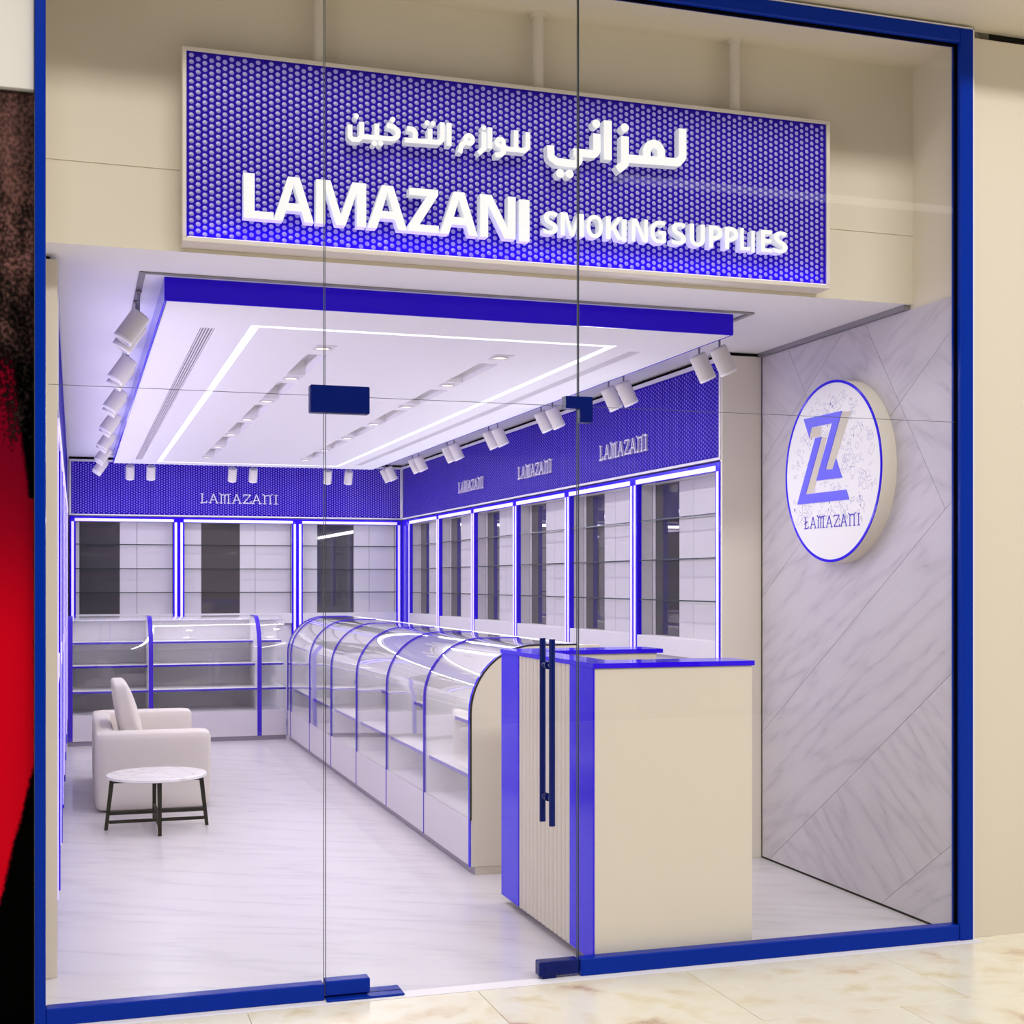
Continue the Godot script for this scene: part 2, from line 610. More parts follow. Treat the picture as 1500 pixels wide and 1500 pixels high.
func build_mall() -> void:
	org = Vector3.ZERO
	# floor of the mall in large stone tiles
	var floor_node := struct_node("floor", "beige mottled stone tiles of the mall floor")
	var st := mb()
	wb(st, -7.0, 11.0, -0.12, -0.006, -9.4, 0.0)
	wb(st, -7.0, -0.142, -0.05, -0.001, -0.083, 0.1)
	wb(st, 3.842, 11.0, -0.05, -0.001, -0.083, 0.1)
	obj("bed", st, M.mall_marble_1, floor_node)
	for i in range(-3, 7):
		for j in 7:
			var x0 := -0.28 + i * 0.89 - (j % 2) * 0.32
			var d0 := -0.085 - j * 0.67
			st = mb()
			uv_turn = rng.randf() * TAU
			var w := 0.89
			wb(st, x0 + 0.0015, x0 + w - 0.0015, -0.01, 0.0, d0 - 0.67 + 0.003, d0, 0.001)
			obj("tile", st, M["mall_marble_%d" % rng.randi_range(0, 3)], floor_node)
	uv_turn = 0.0
	st = mb()
	wb(st, -0.14, 3.84, -0.02, 0.001, -0.082, 0.0)
	struct("trim_5", st, M.white_lacquer, "pale stone threshold strip along the shopfront")
	st = mb()
	wb(st, 3.835, 7.0, -0.03, 4.045, 0.0, 0.12, 0.004)
	struct("wall_front", st, M.mall_cream, "cream mall wall right of the shopfront")
	st = mb()
	wb(st, -3.0, 7.0, 4.085, 4.25, -0.45, 0.06)
	struct("ceiling", st, M.mall_cream, "cream mall bulkhead above the shopfront")
	st = mb()
	wb(st, -3.0, 7.0, 4.05, 4.2, 0.03, 0.1)
	struct("trim_6", st, M.dark_wood, "dark joint above the shopfront")
	st = mb()
	wb(st, -3.0, -0.138, 3.368, 4.08, -0.005, 0.12, 0.003)
	struct("wall_front", st, M.mall_white, "off white fascia of the shop next door")
	# the shops across the aisle, seen only as a faint reflection in the glass
	var opp := struct_node("wall_back", "dim two-storey shop fronts across the mall aisle")
	st = mb()
	wb(st, -7.0, 11.0, 0.0, 8.4, -9.6, -9.4)
	obj("wall_body", st, mat("far_shops", rgb8(58, 53, 48), 0.7), opp)
	for k in 4:
		st = mb()
		wb(st, -5.6 + k * 4.2, -2.2 + k * 4.2, 0.1, 3.0, -9.4, -9.34, 0.01)
		obj("dark_window" if k < 2 else "lit_window", st, M.black if k < 2 else M.shop_glow, opp)
	st = mb()
	wb(st, 5.9, 10.5, 6.20, 6.29, -9.4, -9.34, 0.01)
	obj("strip_light", st, M.led_white, opp)
	# poster in the neighbouring window
	var im := Image.create(128, 768, false, Image.FORMAT_RGB8)
	var n := FastNoiseLite.new()
	n.seed = 5
	n.frequency = 0.2
	var n2 := FastNoiseLite.new()
	n2.seed = 9
	n2.frequency = 0.016
	for y in 768:
		for x in 128:
			var h := 3.36 * (1.0 - y / 768.0)
			var px := -0.64 + 0.5 * x / 128.0
			var g := n.get_noise_2d(x, y) * 0.5 + n2.get_noise_2d(x * 2.0, y) * 0.55
			var brown := clampf((h - 2.25) / 0.75 + g * 0.9, 0.0, 1.0)
			var c := Color8(104, 72, 66) * brown * clampf(0.75 + g * 0.9, 0.1, 1.2)
			var edge := -0.14
			if h > 1.9: edge = -0.16 - (h - 1.9) * 0.12
			if h < 0.95: edge = -0.14 - (0.95 - h) * 0.24
			var red := smoothstep(0.30, 0.42, h) * (1.0 - smoothstep(2.15, 2.4, h + g * 0.5)) * (1.0 - smoothstep(edge - 0.006, edge + 0.012, px + g * 0.012))
			var deep := 0.55 + 0.45 * smoothstep(2.1, 1.3, h)
			c = c.lerp(Color8(int(196 * deep), 4, 26), red)
			c.a = 1.0
			im.set_pixel(x, y, c)
	var print_m := mat("poster_print", Color.WHITE, 0.3)
	print_m.metallic_specular = 0.1
	print_m.albedo_texture = ImageTexture.create_from_image(im)
	print_m.texture_repeat = false
	print_m.uv1_scale = Vector3(2.0, -1.0 / 3.36, 1.0)
	print_m.uv1_offset = Vector3(0.0, 1.0, 0.0)
	var p := thing("window_poster", "tall dark poster with red shape in the neighbouring shop window", "poster", Vector3(-0.64, 0.002, -0.03))
	st = mb()
	quad(st, Vector3(0, 0, 0.012), Vector3(0.5, 0, 0.012), Vector3(0.5, 3.36, 0.012), Vector3(0, 3.36, 0.012), Vector3(0, 0, 1))
	obj("print", st, print_m, p)
	st = mb()
	bx(st, Vector3(0.0, 0.0, -0.03), Vector3(0.5, 3.36, 0.011), 0.002)
	obj("backing", st, M.black, p)
	st = mb()
	org = Vector3.ZERO
	wb(st, -3.0, -0.64, -0.03, 3.368, 0.03, 0.12)
	struct("window_1", st, M.black, "dark window of the shop next door")

# ---------------------------------------------------------------- glass front
func pane(parent: Node, x0: float, x1: float, y0: float, y1: float, left: bool, right: bool, top := false) -> void:
	var st := mb()
	# two faces; the narrow edges are closed by the polished strips
	for dd in [-0.005, 0.005]: quad(st, P(x0 + 0.003, y0, dd), P(x1 - 0.003, y0, dd), P(x1 - 0.003, y1, dd), P(x0 + 0.003, y1, dd), Vector3(0, 0, -signf(dd)))
	obj("pane", st, M.glass, parent)
	for k in 2:
		if (left if k == 0 else right):
			st = mb()
			var x := x0 + 0.0022 if k == 0 else x1 - 0.0034
			wb(st, x, x + 0.0012, y0, y1, -0.0052, 0.0052)
			obj("polished_edge", st, M.glass_edge, parent)
	if top:
		st = mb()
		wb(st, x0 + 0.004, x1 - 0.004, y0 - 0.0014, y0, -0.003, 0.003)
		obj("polished_edge", st, M.glass_edge, parent)

func build_shopfront() -> void:
	var fr := struct_node("trim_7", "glossy blue metal frame round the glass shopfront")
	var st := mb()
	wb(st, -0.136, -0.099, 0.0, 4.065, -0.035, 0.035, 0.004)
	obj("jamb", st, M.frame_blue, fr)
	st = mb()
	wb(st, 3.753, 3.821, 0.0, 4.065, -0.035, 0.035, 0.004)
	obj("jamb", st, M.frame_blue, fr)
	st = mb()
	wb(st, -0.099, 3.753, 4.0, 4.065, -0.035, 0.035, 0.004)
	obj("head", st, M.frame_blue, fr)
	st = mb()
	wb(st, -0.099, 0.908, 0.0, 0.064, -0.03, 0.03, 0.004)
	obj("sill_rail", st, M.frame_blue, fr)
	st = mb()
	wb(st, 1.952, 3.753, 0.0, 0.070, -0.03, 0.03, 0.004)
	obj("sill_rail", st, M.frame_blue, fr)
	for r in [[3.749, 3.7535, 0.07, 4.0], [-0.099, 3.752, 3.994, 4.0005]]:
		st = mb()
		wb(st, r[0], r[1], r[2], r[3], -0.012, 0.012)
		obj("gasket", st, M.gap_black, fr)
	for r in [[3.821, 3.830, 0.0, 4.073], [-0.136, 3.830, 4.065, 4.073]]:
		st = mb()
		wb(st, r[0], r[1], r[2], r[3], -0.03, 0.03, 0.001)
		obj("bead", st, M.white_lacquer, fr)
	var panes := [["left fixed glass pane beside the door", -0.097, 0.912, 0.064, 2.307, false, true, false], ["wide fixed glass pane right of the door", 1.950, 3.749, 0.070, 2.307, true, false, false],
		["glass pane above the left fixed pane", -0.097, 0.912, 2.313, 3.99, false, true, true], ["glass pane above the door", 0.912, 1.950, 2.313, 3.99, true, true, true], ["glass pane above the wide right pane", 1.950, 3.749, 2.313, 3.994, true, false, true]]
	for k in panes.size():
		var q: Array = panes[k]
		var w := struct_node("window_%d" % (k + 2), q[0])
		pane(w, q[1], q[2], q[3], q[4], q[5], q[6], q[7])
	# the glass door
	var d := struct_node("door_1", "frameless glass door with navy fittings and tube handles")
	pane(d, 0.914, 1.948, 0.030, 2.296, true, true)
	st = mb()
	wb(st, 0.854, 1.085, 2.245, 2.351, -0.024, 0.024, 0.004)
	obj("patch_fitting", st, M.fitting_navy, d)
	st = mb()
	wb(st, 0.912, 1.085, 0.016, 0.073, -0.030, 0.030, 0.004)
	obj("patch_fitting", st, M.frame_blue, d)
	st = mb()
	wb(st, 1.775, 1.946, 0.012, 0.071, -0.026, 0.026, 0.004)
	wb(st, 1.79, 1.85, 0.0, 0.012, -0.02, 0.02)
	obj("lock_fitting", st, M.fitting_navy, d)
	st = mb()
	wb(st, 1.80, 1.86, 0.022, 0.058, -0.030, -0.026, 0.002)
	obj("lock_plate", st, M.fitting_navy, d)
	st = mb()
	var f := Transform3D(Basis(), Vector3.ZERO)
	prism(st, PackedVector2Array([Vector2(1.889, 2.300), Vector2(1.952, 2.300), Vector2(1.952, 2.246), Vector2(2.005, 2.246), Vector2(2.005, 2.350), Vector2(1.889, 2.350)]), f, -0.024, 0.024)
	obj("patch_fitting", st, M.fitting_navy, d)
	for s in [-1.0, 1.0]:
		var h := Node3D.new()
		h.name = "handle"
		d.add_child(h, true)
		st = mb()
		cyl(st, P(1.818, 0.622, s * 0.058), P(1.818, 1.369, s * 0.058), 0.0125, 0.0125, 20)
		obj("grip", st, M.fitting_navy, h)
		for y in [0.73, 1.262]:
			st = mb()
			cyl(st, P(1.818, y, s * 0.005), P(1.818, y, s * 0.05), 0.009, 0.009, 14)
			cyl(st, P(1.818, y, s * 0.005), P(1.818, y, s * 0.014), 0.016, 0.016, 14)
			obj("standoff", st, M.fitting_navy, h)
	var fs := thing("floor_plate", "flat blue floor spring plate under the door hinge", "floor plate", P(1.06, 0.0, 0.0))
	st = mb()
	org = fs.position
	wb(st, 0.912, 1.215, 0.001, 0.010, -0.060, 0.060, 0.003)
	obj("plate", st, M.frame_blue, fs)
	st = mb()
	wb(st, 0.914, 1.212, 0.010, 0.0115, -0.006, 0.0)
	obj("groove", st, M.fitting_navy, fs)
	org = Vector3.ZERO

# ---------------------------------------------------------------- hanging sign
func text_piece(parent: Node, ch: String, bold: bool, x0: float, x1: float, y0: float, y1: float, z0: float, depth: float, m: Material, called := "letter") -> void:
	if ch == "I":
		var st := mb()
		bx(st, Vector3(x0, y0, z0 - depth / 2.0), Vector3(x1, y1, z0 + depth / 2.0), 0.002)
		obj(called, st, m, parent)
		return
	var t := TextMesh.new()
	var ft := SystemFont.new()
	ft.font_names = PackedStringArray(["Droid Sans"])
	ft.font_weight = 700 if bold else 400
	t.font = ft
	t.text = ch
	t.font_size = 96
	t.pixel_size = 0.01
	t.curve_step = 1.5
	t.depth = 1.0
	var bb := t.get_aabb()
	var o := MeshInstance3D.new()
	o.name = called
	o.mesh = t
	o.material_override = m
	var s := Vector3((x1 - x0) / bb.size.x, (y1 - y0) / bb.size.y, depth)
	o.scale = s
	o.position = Vector3(x0 - bb.position.x * s.x, y0 - bb.position.y * s.y, z0 - bb.position.z * depth)
	parent.add_child(o, true)

func build_sign() -> void:
	var at := Vector3(1.842, 2.935, -0.34)
	var s := thing("shop_sign", "long blue perforated sign with raised white lettering in a white frame", "sign", at)
	var st := mb()
	var x0 := 0.402
	var x1 := 3.283
	wb(st, x0, x1, 2.935, 2.953, 0.28, 0.395, 0.002)
	wb(st, x0, x1, 3.685, 3.701, 0.28, 0.395, 0.002)
	wb(st, x0, x0 + 0.016, 2.953, 3.685, 0.28, 0.395, 0.002)
	wb(st, x1 - 0.018, x1, 2.953, 3.685, 0.28, 0.395, 0.002)
	obj("frame", st, M.cream_board, s)
	var pw := x1 - 0.018 - (x0 + 0.016)
	var o := obj("perforated_panel", pierced(pw, 3.685 - 2.953, 0.026, 0.0098, 0.003), M.perforated_blue, s)
	o.position = P(x0 + 0.016, 2.953, 0.288)
	st = mb()
	wb(st, x0 + 0.016, x1 - 0.018, 2.953, 3.685, 0.310, 0.318)
	obj("backing", st, M.backlit_panel, s)
	st = mb()
	wb(st, x0 + 0.02, x1 - 0.02, 2.953, 2.956, 0.281, 0.2875)
	obj("led_strip", st, M.led_violet, s)
	for x in [0.952, 1.894, 2.83]:
		st = mb()
		cyl(st, P(x, 3.70, 0.34), P(x, 4.04, 0.34), 0.024, 0.024, 20)
		cyl(st, P(x, 4.022, 0.34), P(x, 4.04, 0.34), 0.034, 0.034, 20)
		obj("hanger_pipe", st, M.cream_board, s)
	# lettering: fronts stand 6 cm before the panel
	var zf := -0.225 - at.z
	var depth := 0.048
	var rows := [["L", 0.632, 0.750], ["A", 0.750, 0.910], ["M", 0.919, 1.122], ["A", 1.128, 1.292], ["Z", 1.297, 1.425], ["A", 1.430, 1.592], ["N", 1.602, 1.757], ["I", 1.779, 1.827]]
	for r in rows: text_piece(s, r[0], true, r[1] - at.x, r[2] - at.x, 3.031 - at.y, 3.208 - at.y, zf - depth, depth, M.letter_light)
	rows = [["S", 1.880, 1.944], ["M", 1.957, 2.062], ["O", 2.074, 2.148], ["K", 2.163, 2.240], ["I", 2.245, 2.269], ["N", 2.282, 2.357], ["G", 2.370, 2.442], ["S", 2.469, 2.537], ["U", 2.556, 2.628], ["P", 2.648, 2.712], ["P", 2.725, 2.788], ["L", 2.799, 2.848], ["I", 2.866, 2.885], ["E", 2.902, 2.957], ["S", 2.965, 3.034]]
	for r in rows: text_piece(s, r[0], true, r[1] - at.x, r[2] - at.x, 3.064 - at.y, 3.162 - at.y, zf - depth, depth, M.letter_light)
	var f := Transform3D(Basis(), Vector3(-at.x, -at.y, zf))
	var big := 0.036
	st = mb()
	var k := 0
	for line in [[[2.521, 3.572], [2.521, 3.448], [2.500, 3.423], [2.272, 3.417], [2.245, 3.414]], [[2.352, 3.425], [2.352, 3.465], [2.364, 3.485], [2.386, 3.494], [2.408, 3.486], [2.420, 3.466], [2.420, 3.425]], [[2.25, 3.512], [2.25, 3.392], [2.216, 3.365]]]:
		stroke(st, line, big, f, -depth, -0.0003 * k)
		k += 1
	prism(st, disc_poly(Vector2(2.25, 3.549), 0.0185), f, -depth, 0.0)
	obj("letter", st, M.letter_light, s)
	st = mb()
	stroke(st, [[2.171, 3.571], [2.171, 3.403]], big, f, -depth, 0.0)
	obj("letter", st, M.letter_light, s)
	st = mb()
	stroke(st, [[2.121, 3.510], [2.121, 3.436], [2.108, 3.421], [2.014, 3.421]], big * 0.95, f, -depth, 0.0)
	stroke(st, [[2.037, 3.412], [2.041, 3.388], [2.026, 3.371], [1.940, 3.374], [1.914, 3.390], [1.911, 3.440]], big * 0.9, f, -depth, -0.0003)
	for c in [[2.118, 3.552], [1.955, 3.326], [1.997, 3.327]]: prism(st, disc_poly(Vector2(c[0], c[1]), 0.0185), f, -depth, -0.0006)
	obj("letter", st, M.letter_light, s)
	var fine := 0.0205
	# second, smaller phrase
	st = mb()
	k = 0
	for line in [[[1.811, 3.485], [1.811, 3.421], [1.797, 3.406], [1.690, 3.406]], [[1.759, 3.488], [1.759, 3.406]], [[1.709, 3.420], [1.704, 3.390], [1.690, 3.379], [1.667, 3.376]]]:
		stroke(st, line, fine, f, -depth, -0.0003 * k)
		k += 1
	stroke(st, ring_line(1.690, 3.430, 0.0155), fine * 0.9, f, -depth, -0.0009)
	obj("letter", st, M.letter_light, s)
	st = mb()
	stroke(st, [[1.645, 3.488], [1.645, 3.400]], fine, f, -depth, 0.0)
	obj("letter", st, M.letter_light, s)
	st = mb()
	stroke(st, [[1.618, 3.467], [1.618, 3.397], [1.594, 3.376]], fine, f, -depth, 0.0)
	prism(st, disc_poly(Vector2(1.618, 3.485), 0.0105, 14), f, -depth, -0.0003)
	obj("letter", st, M.letter_light, s)
	st = mb()
	stroke(st, ring_line(1.554, 3.429, 0.0165), fine * 0.95, f, -depth, 0.0)
	stroke(st, [[1.540, 3.418], [1.522, 3.404], [1.515, 3.370]], fine, f, -depth, -0.0003)
	obj("letter", st, M.letter_light, s)
	st = mb()
	stroke(st, [[1.469, 3.489], [1.469, 3.394]], fine, f, -depth, 0.0)
	obj("letter", st, M.letter_light, s)
	st = mb()
	k = 0
	for line in [[[1.440, 3.488], [1.440, 3.418], [1.426, 3.404], [1.281, 3.400]], [[1.388, 3.456], [1.388, 3.405]], [[1.292, 3.449], [1.317, 3.447], [1.326, 3.436], [1.326, 3.403]]]:
		stroke(st, line, fine, f, -depth, -0.0003 * k)
		k += 1
	for c in [[1.376, 3.480], [1.401, 3.480]]: prism(st, disc_poly(Vector2(c[0], c[1]), 0.0105, 14), f, -depth, 0.0)
	obj("letter", st, M.letter_light, s)
	st = mb()
	k = 0
	for line in [[[1.207, 3.453], [1.235, 3.449], [1.255, 3.432], [1.252, 3.410], [1.232, 3.399], [1.100, 3.396]], [[1.166, 3.455], [1.166, 3.399]], [[1.104, 3.456], [1.104, 3.398], [1.092, 3.383], [1.068, 3.381], [1.056, 3.392], [1.056, 3.440]]]:
		stroke(st, line, fine, f, -depth, -0.0003 * k)
		k += 1
	for c in [[1.232, 3.479], [1.156, 3.374], [1.182, 3.376], [1.082, 3.477]]: prism(st, disc_poly(Vector2(c[0], c[1]), 0.0108, 14), f, -depth, -0.0009)
	obj("letter", st, M.letter_light, s)
	org = Vector3.ZERO

func ring_line(cx: float, cy: float, r: float) -> Array:
	var out := []
	for i in 15: out.append([cx + r * cos(TAU * i / 14.0), cy + r * sin(TAU * i / 14.0)])
	return out

# decorative capitals of the shop's name, one stroke list per letter in a box of height 1
func name_glyphs() -> Array:
	return [
		[0.00, [[[0.16, 0.0], [0.16, 1.0]], [[0.0, 1.0], [0.3, 0.98]], [[0.02, 0.03], [0.62, 0.05], [0.66, 0.2]]]],
		[0.92, [[[0.08, 0.02], [0.46, 1.0], [0.86, 0.02]], [[0.2, 0.36], [0.72, 0.36]], [[-0.04, 0.03], [0.22, 0.03]], [[0.72, 0.03], [0.98, 0.03]]]],
		[2.02, [[[0.18, 0.0], [0.2, 0.92], [0.0, 1.08]], [[0.2, 0.82], [0.42, 0.98], [0.58, 0.86], [0.58, 0.0]], [[0.58, 0.82], [0.8, 0.98], [0.98, 0.86], [0.98, 0.0]], [[0.06, 0.03], [0.32, 0.03]], [[0.86, 0.03], [1.18, 0.03]], [[0.92, 0.92], [1.2, 1.02]]]],
		[3.42, [[[0.08, 0.02], [0.46, 1.0], [0.86, 0.02]], [[0.2, 0.36], [0.72, 0.36]], [[-0.04, 0.03], [0.22, 0.03]], [[0.72, 0.03], [0.98, 0.03]]]],
		[4.56, [[[0.04, 0.82], [0.08, 0.96], [0.84, 0.96], [0.06, 0.05], [0.86, 0.05], [0.9, 0.24]]]],
		[5.58, [[[0.08, 0.02], [0.46, 1.0], [0.86, 0.02]], [[0.2, 0.36], [0.72, 0.36]], [[-0.04, 0.03], [0.22, 0.03]], [[0.72, 0.03], [0.98, 0.03]]]],
		[6.72, [[[0.22, 0.0], [0.22, 0.9], [0.0, 1.04]], [[0.22, 0.84], [0.5, 0.94], [0.82, 0.9], [0.84, 0.0]], [[0.78, 0.9], [1.08, 1.06]], [[0.08, 0.03], [0.36, 0.03]], [[0.72, 0.03], [1.0, 0.03]]]],
		[8.00, [[[0.18, 0.0], [0.18, 1.0]], [[0.0, 0.97], [0.36, 0.97]], [[0.0, 0.03], [0.36, 0.03]]]],
	]

func name_letters(parent: Node, m: Material, w: float, h: float, pen: float, f: Transform3D, depth: float, bar := false) -> void:
	var sx := w / 8.36
	for gph in name_glyphs():
		var st := mb()
		var k := 0
		for line in gph[1]:
			var pts := []
			for p in line: pts.append([(gph[0] + p[0]) * sx - w / 2.0, p[1] * h])
			stroke(st, pts, pen if k == 0 or line.size() > 2 else pen * 0.75, f, 0.0, depth + 0.0002 * k, Geometry2D.END_SQUARE if not bar else Geometry2D.END_BUTT)
			k += 1
		if bar and gph[0] == 0.0:
			stroke(st, [[0.0 - w / 2.0, 0.42 * h], [0.5 * sx - w / 2.0, 0.62 * h]], pen * 0.8, f, 0.0, depth + 0.001)
		obj("letter", st, m, parent)

# ---------------------------------------------------------------- ceiling panel
func build_raft() -> void:
	var at := Vector3(1.735, 2.817, -5.14)
	var r := thing("ceiling_panel", "floating white ceiling panel with blue edge and line lights", "ceiling panel", at)
	var holes := []
	for x in [[0.575, 0.642], [2.795, 2.862]]: holes.append([x[0], x[1], 1.48, 8.88, 0.03])
	for x in [[1.185, 1.295], [2.150, 2.262]]:
		for k in 6: holes.append([x[0], x[1], 2.09 + 1.09 * k, 2.84 + 1.09 * k, 0.092])
	var st := mb()
	pocketed(st, 0.382, 3.088, 0.892, 9.39, 2.817, 2.915, holes)
	obj("board", st, M.ceiling_white, r)
	st = mb()
	wb(st, 0.37, 3.10, 2.817, 2.92, 0.88, 0.892, 0.002)
	wb(st, 0.37, 3.10, 2.817, 2.92, 9.39, 9.40, 0.002)
	wb(st, 0.37, 0.382, 2.817, 2.92, 0.892, 9.39, 0.002)
	wb(st, 3.088, 3.10, 2.817, 2.92, 0.892, 9.39, 0.002)
	obj("edge_band", st, M.blue_lacquer, r)
	for q in [[0.80, 0.84, 1.34, 9.10], [2.625, 2.665, 1.34, 9.10], [0.84, 2.625, 1.34, 1.38], [0.84, 2.625, 9.06, 9.10]]:
		st = mb()
		wb(st, q[0], q[1], 2.8155, 2.819, q[2], q[3])
		obj("line_light", st, M.led_white, r)
	for x in [0.575, 2.795]:
		var v := Node3D.new()
		v.name = "slot_vent"
		r.add_child(v, true)
		for k in 5:
			st = mb()
			wb(st, x + 0.004 + k * 0.0135, x + 0.010 + k * 0.0135, 2.8175, 2.832, 1.482, 8.878)
			obj("slat", st, M.white_lacquer, v)
		st = mb()
		wb(st, x + 0.001, x + 0.066, 2.842, 2.8465, 1.482, 8.878)
		obj("duct", st, M.grey_metal, v)
	var names := ["first", "second", "third", "fourth", "fifth", "sixth", "last"]
	for i in 2:
		var x: float = [1.24, 2.206][i]
		for k in 7:
			var d := 1.86 + 1.09 * k
			var t := thing("downlight", "small recessed downlight, %s from the front in the %s ceiling row" % [names[k], ["left", "right"][i]], "downlight", Vector3(x, 2.817, -d), 0.0, "recessed downlights in the ceiling panel")
			st = mb()
			bx(st, Vector3(-0.052, -0.003, -0.075), Vector3(0.052, -0.0005, 0.075), 0.001)
			obj("trim_plate", st, M.white_lacquer, t)
			st = mb()
			lathe(st, Vector3(-0.01, -0.003, 0), Vector3.DOWN, PackedVector2Array([Vector2(0.045, 0.0), Vector2(0.045, 0.005), Vector2(0.036, 0.005), Vector2(0.036, 0.0)]), 24)
			obj("ring", st, M.lamp_white, t)
			st = mb()
			cyl(st, Vector3(-0.01, -0.006, 0), Vector3(-0.01, -0.0032, 0), 0.034, 0.034, 20)
			obj("lens", st, M.downlight_glow, t)
			spot("downlight_beam", Vector3(x - 0.01, 2.804, -d), Vector3.DOWN, Color(1.0, 0.95, 0.88), K_DOWN, 50.0)
	org = Vector3.ZERO

func build_tracks() -> void:
	# aluminium track set into the ceiling round the panel
	var tr := thing("lighting_track", "slim grey ceiling track running round the floating panel", "light track", Vector3(1.71, 2.92, -5.14))
	var st: SurfaceTool
	for q in [[0.262, 0.288, 0.80, 9.53], [3.150, 3.176, 0.80, 9.53], [0.288, 3.150, 0.80, 0.818], [0.288, 3.150, 9.504, 9.53]]:
		st = mb()
		wb(st, q[0], q[1], 2.911, 2.9195, q[2], q[3], 0.002)
		obj("rail", st, M.grey_metal, tr)
	org = Vector3.ZERO
	var lamps := [make_lamp(0.47), make_lamp(0.60)]
	var names := ["first", "second", "third", "fourth", "fifth", "sixth", "last"]
	for i in 2:
		for k in 7:
			for q in 2:
				var d := 1.28 + 1.29 * k + (-0.12 if q == 0 else 0.12)
				var text := "white cylinder spotlight on the %s ceiling track, %s of the %s pair from the front" % [["right", "left"][i], ["nearer", "farther"][q], names[k]]
				var pos := Vector3([3.163, 0.275][i], 2.92, -d)
				var turn: float = [PI / 2, -PI / 2][i]
				if k == 0 and q == 0:
					lamps[i].position = pos
					lamps[i].rotation.y = turn
					lamps[i].set_meta("label", text)
				else:
					dup(lamps[i], "track_spotlight", pos, turn, text)
	var xs := [0.55, 0.76, 1.60, 1.82, 2.62, 2.85]
	var which := ["leftmost", "second from left", "third from left", "fourth from left", "fifth from left", "rightmost"]
	for k in 6:
		dup(lamps[0], "track_spotlight", Vector3(xs[k], 2.92, -9.515), PI, "white cylinder spotlight before the back wall's blue band, %s of six" % which[k])

# a lamp hangs by a stem and tilts towards its own +z
func make_lamp(tilt: float) -> Node3D:
	var lamp := thing("track_spotlight", "", "spotlight", Vector3.ZERO, 0.0, "track spotlights round the ceiling panel")
	var ax := Vector3(0, -cos(tilt), sin(tilt))
	var top := Vector3(0, -0.112, -0.014)
	var st := mb()
	bx(st, Vector3(-0.010, -0.020, -0.014), Vector3(0.010, -0.009, 0.014), 0.003)
	obj("adapter", st, M.grey_metal, lamp)
	st = mb()
	cyl(st, Vector3(0, -0.018, 0), Vector3(0, -0.122, 0), 0.0055, 0.0055, 10)
	obj("stem", st, M.grey_metal, lamp)
	st = mb()
	lathe(st, top, ax, PackedVector2Array([Vector2(0.0, 0.004), Vector2(0.040, 0.004), Vector2(0.046, 0.010), Vector2(0.046, 0.140)]), 28)
	obj("canister", st, M.lamp_white, lamp)
	st = mb()
	lathe(st, top, ax, PackedVector2Array([Vector2(0.046, 0.140), Vector2(0.046, 0.150), Vector2(0.043, 0.152), Vector2(0.038, 0.152), Vector2(0.036, 0.136), Vector2(0.0, 0.136)]), 28)
	obj("rim", st, M.ceiling_white, lamp)
	st = mb()
	cyl(st, top + ax * 0.1365, top + ax * 0.140, 0.034, 0.034, 24)
	obj("lens", st, M.lamp_white, lamp)
	return lamp

